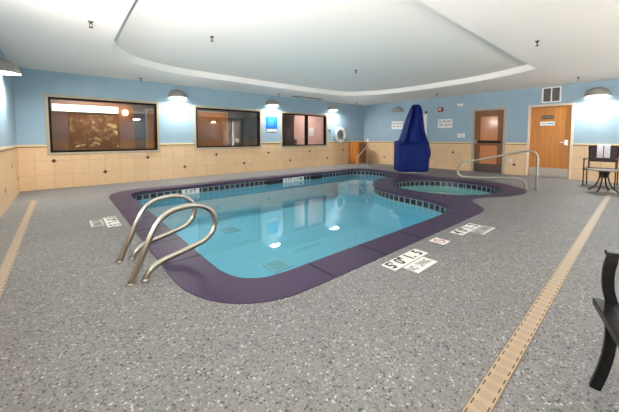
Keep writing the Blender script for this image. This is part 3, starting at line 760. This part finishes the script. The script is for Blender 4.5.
# small stand before the cabinet
u = Vector((.762, -.647, 0))
t = thing('pole_stand', 'thin white topped metal stand with a slanted arm in front of the wooden cabinet', 'stand', (9.90, 7.86, 0))
bm = bmesh.new(); tube(bm, [(0,0,0), (0,0,1.02)], .016, 10); lathe(bm, [(0,0),(.06,0),(.06,.012),(0,.014)], seg=16); link('post', bm, M['greym'], t)
bm = bmesh.new(); tube(bm, [(0,0,1.02), (0,0,1.16)], .035, 12); tag(link('cap', bm, M['white'], t), 'white cap')
a = -u*.44
bm = bmesh.new(); tube(bm, catmull([(0,0,.88), tuple(a*.6+Vector((0,0,.56))), tuple(a*.97+Vector((0,0,.36))), tuple(a+Vector((0,0,.2))), tuple(a+Vector((0,0,.12)))], 6), .02, 8); tag(link('arm', bm, M['tileworn'], t, smooth=True), 'pale slanted arm')
bm = bmesh.new(); tube(bm, [tuple(a*1.2+Vector((0,0,.10))), (0,0,.10)], .014, 8); tube(bm, [tuple(a+Vector((0,0,.12))), tuple(a)], .014, 8); link('base_bar', bm, M['greym'], t)

# things on the door wall: local frame x = -Y world?  build directly with matrices
def dw(y, z, out=0.0):           # point on the door wall facing -X: local x to the right (-Y), local y up (Z), local z towards the room
    return Matrix.Translation((XD-out, y, z)) @ Matrix(((0, 0, -1, 0), (-1, 0, 0, 0), (0, 1, 0, 0), (0, 0, 0, 1)))
def dthing(name, label, cat, y, z, group=None):
    o = thing(name, label, cat, group=group); o.matrix_world = dw(y, z); return o
for yc, lb in ((7.27, 'white no lifeguard sign left of the blue cover, below the unlit sconce'), (5.19, 'white no lifeguard sign right of the blue cover, below the red alarm')):
    t = dthing('warning_sign', lb, 'sign', yc, 1.735, 'pair of white no lifeguard signs')
    bm = bmesh.new(); box(bm, (-.27, -.165, 0), (.27, .165, .012)); link('board', bm, M['white'], t, bevel=.002)
    bm = bmesh.new(); text_into(bm, 'NO LIFEGUARD', .085, Matrix.Translation((0, .075, .013)), xs=.82); tag(link('lettering', bm, M['ink'], t), 'black lettering')
    bm = bmesh.new(); text_into(bm, 'ON', .10, Matrix.Translation((-.075, -.055, .013)), align='RIGHT', xs=.9); tag(link('lettering', bm, M['ink'], t), 'black lettering')
    bm = bmesh.new(); text_into(bm, 'DUTY', .10, Matrix.Translation((.235, -.055, .013)), align='RIGHT', xs=.9)
    tag(link('lettering', bm, M['ink'], t), 'black lettering')
t = dthing('notice_board', 'tall narrow white board partly hidden behind the blue cover', 'board', 6.04, 1.10)
bm = bmesh.new(); box(bm, (-.13, 0, 0), (.13, 1.06, .02)); link('board', bm, M['white'], t, bevel=.004)
bm = bmesh.new(); box(bm, (-.05, 1.0, .021), (.05, 1.03, .03)); link('clip', bm, M['greym'], t)
t = dthing('round_knob', 'small round black fitting above the tall white board', 'wall fitting', 5.95, 2.20)
bm = bmesh.new(); lathe(bm, [(0,0),(.055,0),(.06,.02),(.045,.05),(0,.06)], seg=20); link('cap', bm, M['ink'], t, smooth=True)
bm = bmesh.new(); lathe(bm, [(0,.061),(.015,.061),(.012,.07),(0,.072)], seg=12); link('button', bm, M['greym'], t, smooth=True)
t = dthing('fire_alarm', 'red fire alarm strobe on the blue wall near the ceiling', 'fire alarm', 5.36, 2.27)
bm = bmesh.new(); box(bm, (-.10, -.085, 0), (.10, .085, .05)); link('body', bm, M['red'], t, bevel=.012)
bm = bmesh.new(); box(bm, (-.05, -.03, .051), (.03, .05, .075)); tag(link('strobe_lens', bm, M['white'], t, bevel=.008), 'white strobe lens')
bm = bmesh.new(); box(bm, (.04, -.06, .051), (.085, .06, .058)); tag(link('horn_grille', bm, M['ink'], t), 'dark grille')
t = dthing('emergency_light', 'small white oval emergency light left of the glass door top', 'emergency light', 4.63, 2.39)
bm = bmesh.new(); tube(bm, [(-.12,0,.03), (.12,0,.03)], .04, 12); link('body', bm, M['white'], t, bevel=.01)
for s in (-1, 1):
    bm = bmesh.new(); tube(bm, [(s*.12, .0, .03), (s*.15, -.01, .09)], .035, 12); link('lamp_head', bm, M['tileworn'], t, smooth=False)
for yc, lb in ((4.66, 'left one of two small white wall plates left of the glass door'), (4.52, 'right one of two small white wall plates left of the glass door')):
    t = dthing('switch_plate', lb, 'light switch', yc, 1.28, 'white wall plates by the glass door')
    bm = bmesh.new(); box(bm, (-.06, -.075, 0), (.06, .075, .012)); link('plate', bm, M['white'], t, bevel=.004)
    bm = bmesh.new(); box(bm, (-.018, -.03, .0125), (.018, .03, .02)); link('rocker', bm, M['tilew'], t, bevel=.003)
t = dthing('wall_outlet', 'white outlet plate on the tan tiles between the two doors', 'outlet', 3.02, .45)
bm = bmesh.new(); box(bm, (-.045, -.065, T), (.045, .065, T+.012)); link('plate', bm, M['white'], t, bevel=.004)
for s in (-1, 1):
    bm = bmesh.new(); box(bm, (-.02, s*.03-.018, T+.0125), (.02, s*.03+.018, T+.018)); link('socket', bm, M['tileworn'], t)
t = dthing('air_vent', 'white square air vent grille above the maple door', 'vent', 2.05, 2.47)
bm = bmesh.new()
for a, b in (((-.225,-.225,0),(.225,-.195,.02)), ((-.225,.195,0),(.225,.225,.02)), ((-.225,-.195,0),(-.19,.195,.02)), ((.19,-.195,0),(.225,.195,.02)), ((-.015,-.195,0),(.015,.195,.02))): box(bm, a, b)
link('vent_frame', bm, M['white'], t)
for s in (0, 1):
    bm = bmesh.new(); box(bm, (-.19 if s == 0 else .015, -.195, .001), (-.015 if s == 0 else .19, .195, .003), 0)
    for k in range(12):
        x0 = -.185 if s == 0 else .02
        box(bm, (x0, -.19+.033*k, .003), (x0+.165, -.175+.033*k, .014), 1)
    tag(link('grille', bm, [M['void'], M['vent']], t), 'grey louvres')

# ------------------------------------------------------------------ pool lift under blue cover
t = thing('pool_lift', 'tall pool lift under a draped blue vinyl cover behind the spa', 'pool lift', (9.26, 5.46, 0), -0.703)
# local x = to the right in the view, local y = away from the viewer
bm = bmesh.new()
lev = [ # z, xl, xr, half depth, squareness
    (.03, -.53, .50, .36, .45), (.08, -.535, .53, .37, .45), (.45, -.535, .55, .38, .45), (.55, -.54, .60, .38, .5), (.72, -.54, .62, .38, .5), (.82, -.545, .58, .37, .5), (.97, -.55, .54, .36, .45), (1.015, -.545, .53, .35, .45), (1.03, -.53, .525, .34, .45), (1.045, -.44, .52, .31, .5),
    (1.06, -.40, .515, .29, .55), (1.28, -.32, .445, .26, .6), (1.55, -.235, .38, .23, .6), (1.85, -.135, .325, .20, .6), (2.10, -.055, .285, .17, .55), (2.24, -.02, .275, .15, .5), (2.295, .0, .245, .135, .5), (2.335, .025, .20, .09, .5)]
rings = []; NS = 96
for z, xl, xr, dp, e in lev:
    ring = []
    cx, hw = (xl+xr)/2, (xr-xl)/2
    for k in range(NS):
        a = 2*PI*k/NS; ca, sa = math.cos(a), math.sin(a)
        am = .012 if z > 2.2 else (.042 if z > 1.0 else .018)
        wr = am*(math.sin(5*a+1.1*z)+.8*math.sin(9*a-1.7*z+1)+.45*math.sin(17*a+2.5*z))
        x = cx+hw*math.copysign(abs(ca)**e, ca); y = dp*math.copysign(abs(sa)**e, sa)
        sag = .05*math.sin(2.5*a+.6) if .9 < z < 1.1 else 0
        ring.append(bm.verts.new((x+wr*ca*.5, y+wr*sa*1.8, z+sag)))
    rings.append(ring)
for A, B in zip(rings, rings[1:]):
    for k in range(NS): bm.faces.new([A[k], A[(k+1) % NS], B[(k+1) % NS], B[k]])
bm.faces.new(rings[-1]); bm.faces.new(rings[0][::-1])
o = link('cover', bm, M['navy'], t, smooth=True); md = o.modifiers.new('s', 'SUBSURF'); md.levels = 1; md.render_levels = 2
bm = bmesh.new(); box(bm, (-.42, -.28, 0), (.42, .28, .03)); link('base_plate', bm, M['greym'], t)

# ------------------------------------------------------------------ hand rails
def ladder_rail(y, label):
    pts = [(.39, 0), (.47, .18), (.55, .36), (.62, .485), (.70, .545), (.80, .57), (.93, .572), (1.03, .54), (1.095, .47), (1.115, .39), (1.09, .30), (1.02, .235), (.90, .195), (.76, .16), (.64, .13), (.56, .09), (.515, .04), (.50, 0)]
    t = thing('pool_grab_rail', label, 'hand rail', (.45, y, 0), group='curved steel grab rails')
    bm = bmesh.new(); tube(bm, catmull([(x-.45, 0, z) for x, z in pts], 5), .025, 14); link('tube', bm, M['steel'], t, smooth=True)
    for x in (.39, .50):
        bm = bmesh.new(); lathe(bm, [(0,0),(.036,0),(.035,.008),(.027,.012),(.026,.014),(0,.014)], (x-.45, 0, 0), 18); link('flange', bm, M['steel'], t, smooth=True)
ladder_rail(2.73, 'near one of the two curved steel grab rails at the pool corner')
ladder_rail(3.31, 'far one of the two curved steel grab rails, behind its nearer twin')
ua = math.radians(108)
t = thing('spa_hand_rail', 'long bent steel hand rail reaching from the deck over the round spa', 'hand rail', (8.31, 1.72, 0), ua)
pts = [(0,0),(0,.35),(0,.70),(.02,.80),(.08,.87),(.21,.885),(.5,.82),(1.0,.69),(1.43,.58),(1.57,.51),(1.64,.36),(1.585,.235),(1.43,.205),(1.0,.215),(.50,.24),(.32,.225),(.22,.15),(.20,.08),(.20,0)]
bm = bmesh.new(); tube(bm, catmull([(x, 0, z) for x, z in pts], 5), .024, 12); link('tube', bm, M['steel'], t, smooth=True)
for x in (0, .20):
    bm = bmesh.new(); lathe(bm, [(0,0.0),(.06,0.0),(.058,.012),(.03,.022),(0,.022)], (x, 0, 0.006 if x else 0), 18); link('flange', bm, M['steel'], t, smooth=True)

# ------------------------------------------------------------------ floor drains
def drain(name, p0, p1, w, label):
    a, b = Vector(p0), Vector(p1); L = (b-a).length; ang = math.atan2((b-a).y, (b-a).x)
    t = thing(name, label, 'floor drain', ((a.x+b.x)/2, (a.y+b.y)/2, 0), ang)
    bm = bmesh.new(); box(bm, (-L/2, -w/2, -.02), (L/2, w/2, .003)); link('drain_cover', bm, M['grate'], t)
drain('trench_drain', (1.0, .449), (8.7, .577), .092, 'tan patterned drain strip running along the right side of the deck')
drain('trench_drain', (-.43, -2.0), (-.43, 7.6), .092, 'tan drain strip running along the left wall')

# ------------------------------------------------------------------ depth marker tiles on the deck
def deck_tiles(name, label, chars, loc, rz, kind='digits', n=4, s=.155, group=None):
    t = thing(name, label, 'depth marker', loc, rz, group)
    bm = bmesh.new(); L = n*s
    for k in range(n): box(bm, (-L/2+k*s+.002, -s/2, -.01), (-L/2+(k+1)*s-.002, s/2, .002))
    link('tiles', bm, M['tilew'], t)
    for k, c in enumerate(chars):
        bm = bmesh.new(); text_into(bm, c, .16, Matrix.Translation((-L/2+(k+.5)*s, 0, .0026)), xs=.95, bold=.03)
        tag(link('digit', bm, M['ink'], t), 'black digit')
    return t
deck_tiles('depth_marker', 'white tile strip reading 5 0 1 5 beside the near pool edge', ['5\'', '0"', '1.', '5'], (2.565, 1.55, 0), 0.02)
deck_tiles('depth_marker', 'white tile strip reading 4 0 1 2 nearest the spa', ['4\'', '0"', '1.', '2'], (4.03, 1.56, 0), 0.0)
deck_tiles('depth_marker', 'white tile strip reading 5 0 1 5 on the deck left of the grab rails', ['5\'', '0"', '1.', '5'], (.515, 5.0, 0), -PI/2)
def no_diving(loc, rz, L, label, m, worn):
    t = thing('no_diving_tile', label, 'floor sign', loc, rz)
    bm = bmesh.new(); box(bm, (-L/2, -.075, -.01), (L/2, .075, .002)); link('tile', bm, m, t)
    bm = bmesh.new(); text_into(bm, 'NO', .115, Matrix.Translation((-L*.35, 0, .0026)), xs=1.5*L); tag(link('lettering', bm, M['greyink'], t), 'grey lettering')
    bm = bmesh.new(); text_into(bm, 'DIVING', .115, Matrix.Translation((L*.15, 0, .0026)), xs=1.3*L)
    tag(link('lettering', bm, M['greyink'], t), 'grey lettering')
    bm = bmesh.new(); box(bm, (-L/2, -.075, .0021), (L/2, -.06, .0026)); tag(link('edge_strip', bm, M['tilew'], t), 'white edge strip')
no_diving((2.555, 1.385, 0), .02, .37, 'grey and white no diving tile below the near 5 0 1 5 strip', M['tilew'], 0)
no_diving((4.16, 1.40, 0), 0, .42, 'worn grey no diving tile below the 4 0 1 2 strip', M['tileworn'], 1)
no_diving((.345, 5.03, 0), -PI/2, .40, 'worn grey no diving tile left of the left deck depth strip', M['tileworn'], 1)
t = thing('no_diving_symbol', 'small square tile with red barred circle between the two depth strips', 'floor sign', (3.315, 1.57, 0))
bm = bmesh.new(); box(bm, (-.085, -.085, -.01), (.085, .085, .002)); link('tile', bm, M['tilew'], t)
bm = bmesh.new()
ri, ro = .048, .064
va = [[bm.verts.new((r*math.cos(2*PI*k/32), r*math.sin(2*PI*k/32), .0026)) for k in range(32)] for r in (ri, ro)]
for k in range(32): bm.faces.new([va[0][k], va[1][k], va[1][(k+1) % 32], va[0][(k+1) % 32]])
box(bm, (-.055, -.006, .0022), (.055, .006, .0028), 0, Matrix.Rotation(-PI/4, 4, 'Z'))
tag(link('red_sign', bm, M['redink'], t), 'red barred circle')
bm = bmesh.new(); tube(bm, [(-.03, .012, .0026), (.005, .008, .0026), (.028, -.018, .0026)], .004, 6); lathe(bm, [(0,.003),(.008,.003)], (.034,-.026,0), 10); tag(link('diver', bm, M['greyink'], t), 'grey diver figure')

# ------------------------------------------------------------------ patio chairs
def patio_chair(label, loc, rz, fm, sm):
    """faces -y; origin on the floor under the seat centre"""
    t = thing('patio_chair', label, 'chair', loc, rz)
    prof = [(-.021,-.011),(.021,-.011),(.021,.011),(-.021,.011)]
    hw = .275
    bm = bmesh.new(); box(bm, (-hw+.02, -.24, .415), (hw-.02, .24, .428)); link('seat', bm, sm, t, bevel=.004)
    bm = bmesh.new()
    box(bm, (-hw-.02, -.295, .40), (hw+.02, -.235, .435)); box(bm, (-hw-.02, .235, .40), (hw+.02, .27, .435)); box(bm, (-hw-.02, -.235, .40), (-hw+.025, .235, .435)); box(bm, (hw-.025, -.235, .40), (hw+.02, .235, .435))
    link('seat_frame', bm, fm, t, bevel=.004)
    for s in (-1, 1):
        x = s*(hw+.002)
        bm = bmesh.new(); tube(bm, catmull([(x, -.275, 0), (x, -.250, .10), (x, -.232, .22), (x, -.232, .34), (x, -.240, .405)], 5), 0, prof=prof); link('leg', bm, fm, t, bevel=.003)
        bm = bmesh.new(); tube(bm, catmull([(x, .30, 0), (x, .25, .12), (x, .23, .25), (x, .24, .405)], 5), 0, prof=prof); link('leg', bm, fm, t, bevel=.003)
        bm = bmesh.new(); tube(bm, catmull([(x, -.232, .43), (x, -.248, .50), (x, -.25, .58), (x, -.238, .656)], 5), 0, prof=prof); link('arm_post', bm, fm, t, bevel=.003)
        bm = bmesh.new(); tube(bm, catmull([(x, -.262, .662), (x, -.15, .672), (x, .05, .670), (x, .27, .65)], 5), 0, prof=[(-.012,-.026),(.012,-.026),(.012,.026),(-.012,.026)]); link('armrest', bm, fm, t, bevel=.004)
    def bx(w, z): return w
    P = lambda x, z: (x, .25+.10*(z-.43)/.52 + .03*math.sin((z-.43)/.52*PI), z)
    bm = bmesh.new()
    for s in (-1, 1): tube(bm, catmull([P(s*.25, .43), P(s*.255, .58), P(s*.262, .78), P(s*.275, .97)], 5), .016, 8)
    tube(bm, [P(-.275, .97), P(-.15, .985), P(.15, .985), P(.275, .97)], .016, 8); tube(bm, [P(-.255, .60), P(.255, .60)], .014, 8)
    link('back_frame', bm, fm, t, smooth=True)
    bm = bmesh.new(); rows = []
    for k in range(9):
        z = .60+.37*k/8; w = .252+.022*(k/8)
        rows.append([bm.verts.new(Vector(P(x, z))+Vector((0, .012*math.cos(x/w*PI/2), 0))) for x in [w*j/6 for j in range(-6, 7)]])
    for A, B in zip(rows, rows[1:]):
        for j in range(12): bm.faces.new([A[j], A[j+1], B[j+1], B[j]])
    o = link('backrest', bm, sm, t, smooth=True); md = o.modifiers.new('s', 'SOLIDIFY'); md.thickness = .006
    return t
fa = math.radians(197.5); R2 = Matrix.Rotation(fa, 2)
off = R2 @ Vector((-.277, -.275))
patio_chair('black patio armchair at the right edge, only its front corner in the photo', (1.91-off.x, .138-off.y, 0), fa, M['bframe'], M['sling'])
fa = -PI/2-.02
patio_chair('brown patio armchair against the tiled wall with two white towels on its back', (10.17, .845, 0), fa, M['brownf'], M['slingb'])

# towels over the back of the far chair
def towel(loc, rz, label):
    t = thing('towel', label, 'towel', loc, rz, 'white towels on the chair back')
    bm = bmesh.new(); w = .056
    prof = [(-.034, -.30), (-.034, -.12), (-.030, -.01), (-.018, .020), (0, .028), (.018, .020), (.032, -.01), (.046, -.12), (.052, -.24)]
    rows = [[bm.verts.new((x, y+.002*math.sin(9*x/w), z)) for x in [w*j/4 for j in range(-4, 5)]] for y, z in prof]
    for A, B in zip(rows, rows[1:]):
        for j in range(8): bm.faces.new([A[j], A[j+1], B[j+1], B[j]])
    o = link('cloth', bm, M['towel'], t, smooth=True); md = o.modifiers.new('s', 'SOLIDIFY'); md.thickness = .010; md.offset = 1
    bm = bmesh.new(); box(bm, (-w+.002, -.0485, -.28), (w-.002, -.046, -.27)); tag(link('hem', bm, M['tilew'], t), 'flat hem')
    return t
for k, lb in ((-1, 'left white towel hung over the brown chair back'), (1, 'right white towel hung over the brown chair back')):
    lx = k*.064
    v = Matrix.Rotation(fa, 3, 'Z') @ Vector((lx, .352, .985))
    towel((10.17+v.x, .845+v.y, v.z), fa, lb)

# pedestal table
t = thing('pedestal_table', 'low round patio table on curved brown legs before the towel chair', 'table', (9.24, .71, 0), .3)
bm = bmesh.new(); lathe(bm, [(0,.462),(.265,.462),(.28,.470),(.28,.480),(.27,.488),(0,.488)], seg=48); tag(link('tabletop', bm, M['slate'], t), 'mottled grey tabletop')
bm = bmesh.new(); lathe(bm, [(0,.30),(.05,.30),(.06,.36),(.08,.44),(.13,.462),(0,.462)], seg=24); link('hub', bm, M['brownf'], t, smooth=True)
for k in range(4):
    a = PI/2*k-.567; c, s = math.cos(a), math.sin(a)
    bm = bmesh.new(); tube(bm, catmull([(.09*c,.09*s,.45), (.07*c,.07*s,.36), (.09*c,.09*s,.24), (.15*c,.15*s,.10), (.25*c,.25*s,.014)], 6), .015, 8); lg = link('leg', bm, M['brownf'], t, smooth=True)
    bm = bmesh.new(); lathe(bm, [(0,0),(.02,0),(.02,.02),(0,.025)], (.25*c,.25*s,0), 10); link('foot_pad', bm, M['ink'], lg)

# ------------------------------------------------------------------ outside behind the viewpoint (foliage seen as reflection; ground and awning steer daylight)
bm = bmesh.new(); box(bm, (XL-WT, -40, -.4), (30, YB-WT, -.25)); struct('ground', bm, M['bounce_ground'])  # ground kept pale to bounce sunlight up to the ceiling
bm = bmesh.new(); box(bm, (-30, -40, -.4), (XL-WT, 20, -.25)); struct('ground_side', bm, M['bounce_ground'])  # pale unseen ground, added bounce for the left wall window
m = bpy.data.materials.new('sheer'); m.use_nodes = True; nt = m.node_tree
for n in list(nt.nodes): nt.nodes.remove(n)
o_ = nt.nodes.new('ShaderNodeOutputMaterial'); mx_ = nt.nodes.new('ShaderNodeMixShader'); d_ = nt.nodes.new('ShaderNodeBsdfDiffuse'); t_ = nt.nodes.new('ShaderNodeBsdfTranslucent')
d_.inputs['Color'].default_value = lin((226, 216, 208)); t_.inputs['Color'].default_value = lin((214, 200, 190))
nt.links.new(d_.outputs[0], mx_.inputs[1]); nt.links.new(t_.outputs[0], mx_.inputs[2]); nt.links.new(mx_.outputs[0], o_.inputs['Surface'])
for k, (xa, xb) in enumerate(((9.45, 10.15), (10.35, 11.0))):
    bm = bmesh.new(); n = 50; a = []; b = []
    for i in range(n+1):
        x = xa+(xb-xa)*i/n; y = YB+.09+.03*math.sin(i*.9)
        a.append(bm.verts.new((x, y, 2.55))); b.append(bm.verts.new((x, y, .25)))
    for i in range(n): bm.faces.new([b[i], b[i+1], a[i+1], a[i]])
    tag(link('sheer_curtain', bm, m, smooth=True), ('left', 'right')[k]+' white sheer curtain at the back window, reflected in the middle window', 'curtain')
t = thing('hedge', 'tall green hedge outside the back windows, seen only as a reflection in the windows', 'hedge', (6, -8.2, -.25))  # stands for the reflected trees, made solid to block the sky
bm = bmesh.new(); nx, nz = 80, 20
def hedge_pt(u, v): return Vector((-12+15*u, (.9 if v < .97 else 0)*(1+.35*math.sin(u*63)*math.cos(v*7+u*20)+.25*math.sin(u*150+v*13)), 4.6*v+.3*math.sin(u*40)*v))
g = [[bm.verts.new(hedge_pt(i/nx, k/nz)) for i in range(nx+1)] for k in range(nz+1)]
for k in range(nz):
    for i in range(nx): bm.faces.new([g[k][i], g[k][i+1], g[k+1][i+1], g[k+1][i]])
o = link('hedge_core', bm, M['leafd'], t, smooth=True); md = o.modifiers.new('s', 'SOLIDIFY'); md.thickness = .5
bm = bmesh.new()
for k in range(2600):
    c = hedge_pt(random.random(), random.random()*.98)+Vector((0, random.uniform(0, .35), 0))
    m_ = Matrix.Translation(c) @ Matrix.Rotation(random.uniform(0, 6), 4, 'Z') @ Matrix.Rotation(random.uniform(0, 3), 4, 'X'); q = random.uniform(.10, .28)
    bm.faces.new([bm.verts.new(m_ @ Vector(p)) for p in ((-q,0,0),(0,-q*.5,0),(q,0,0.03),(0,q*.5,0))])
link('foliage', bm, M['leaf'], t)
bm = bmesh.new(); box(bm, (XL-WT-3.0, -3.0, 2.62), (XL-WT-.01, 6.2, 2.70)); box(bm, (XL-WT-3.0, -3.0, 2.3), (XL-WT-2.92, 6.2, 2.62)); struct('added_awning', bm, M['white'])  # added unseen awning, blocks the sky above the left wall window
# ------------------------------------------------------------------ light
sd = bpy.data.lights.new('sun', 'SUN'); sd.energy = 18; sd.angle = .01; sd.color = (1, .91, .88)
so = bpy.data.objects.new('sun', sd); COL.objects.link(so); so.location = (20, 20, 30)
so.rotation_euler = Vector((-.42, -.30, -1.0)).to_track_quat('-Z', 'Y').to_euler()
w = bpy.data.worlds.new('sky'); S.world = w; w.use_nodes = True
bg = w.node_tree.nodes['Background']; bg.inputs['Color'].default_value = (.98, .95, 1.0, 1); bg.inputs['Strength'].default_value = 3.0
for i, (x0, x1, z0, z1) in enumerate(BW):
    ld = bpy.data.lights.new('window_portal', 'AREA'); ld.shape = 'RECTANGLE'; ld.size = x1-x0; ld.size_y = z1-z0; ld.cycles.is_portal = True
    o = bpy.data.objects.new('window_portal', ld); COL.objects.link(o); o.location = ((x0+x1)/2, YB-WT-.02, (z0+z1)/2); o.rotation_euler = (PI/2, 0, 0)
y0, y1, z0, z1 = ADDED_LW[0]
ld = bpy.data.lights.new('window_portal', 'AREA'); ld.shape = 'RECTANGLE'; ld.size = y1-y0; ld.size_y = z1-z0; ld.cycles.is_portal = True
o = bpy.data.objects.new('window_portal', ld); COL.objects.link(o); o.location = (XL-WT-.02, (y0+y1)/2, (z0+z1)/2); o.rotation_euler = (PI/2, 0, -PI/2)
def room_light(loc, e, c, size=.8):
    ld = bpy.data.lights.new('room_light', 'AREA'); ld.shape = 'SQUARE'; ld.size = size; ld.energy = e; ld.color = c
    o = bpy.data.objects.new('room_light', ld); COL.objects.link(o); o.location = loc
room_light((.9, 10.1, 2.68), 14, (1, .85, .7)); room_light((4.4, 10.1, 2.68), 7, (1, .88, .75)); room_light((9.0, 10.0, 2.68), 20, (1, .9, .85))

S.view_settings.view_transform = 'Standard'; S.view_settings.look = 'None'; S.view_settings.gamma = 1.0; S.view_settings.use_curve_mapping = False
S.view_settings.exposure = 1.27
S.cycles.max_bounces = 14; S.cycles.diffuse_bounces = 7; S.cycles.glossy_bounces = 5; S.cycles.transparent_max_bounces = 12
S.cycles.sample_clamp_indirect = 6.0

# ------------------------------------------------------------------ camera
cd = bpy.data.cameras.new('camera'); cam = bpy.data.objects.new('camera', cd); COL.objects.link(cam)
cd.sensor_fit = 'HORIZONTAL'; cd.sensor_width = 36.0; cd.lens = 293.0/619*36
cd.shift_y = (154.5-206)/619; cd.clip_start = .02
cam.location = (0, 0, 1.2); cam.rotation_euler = (math.radians(90-3.3), 0, math.radians(-40.3))
S.camera = cam
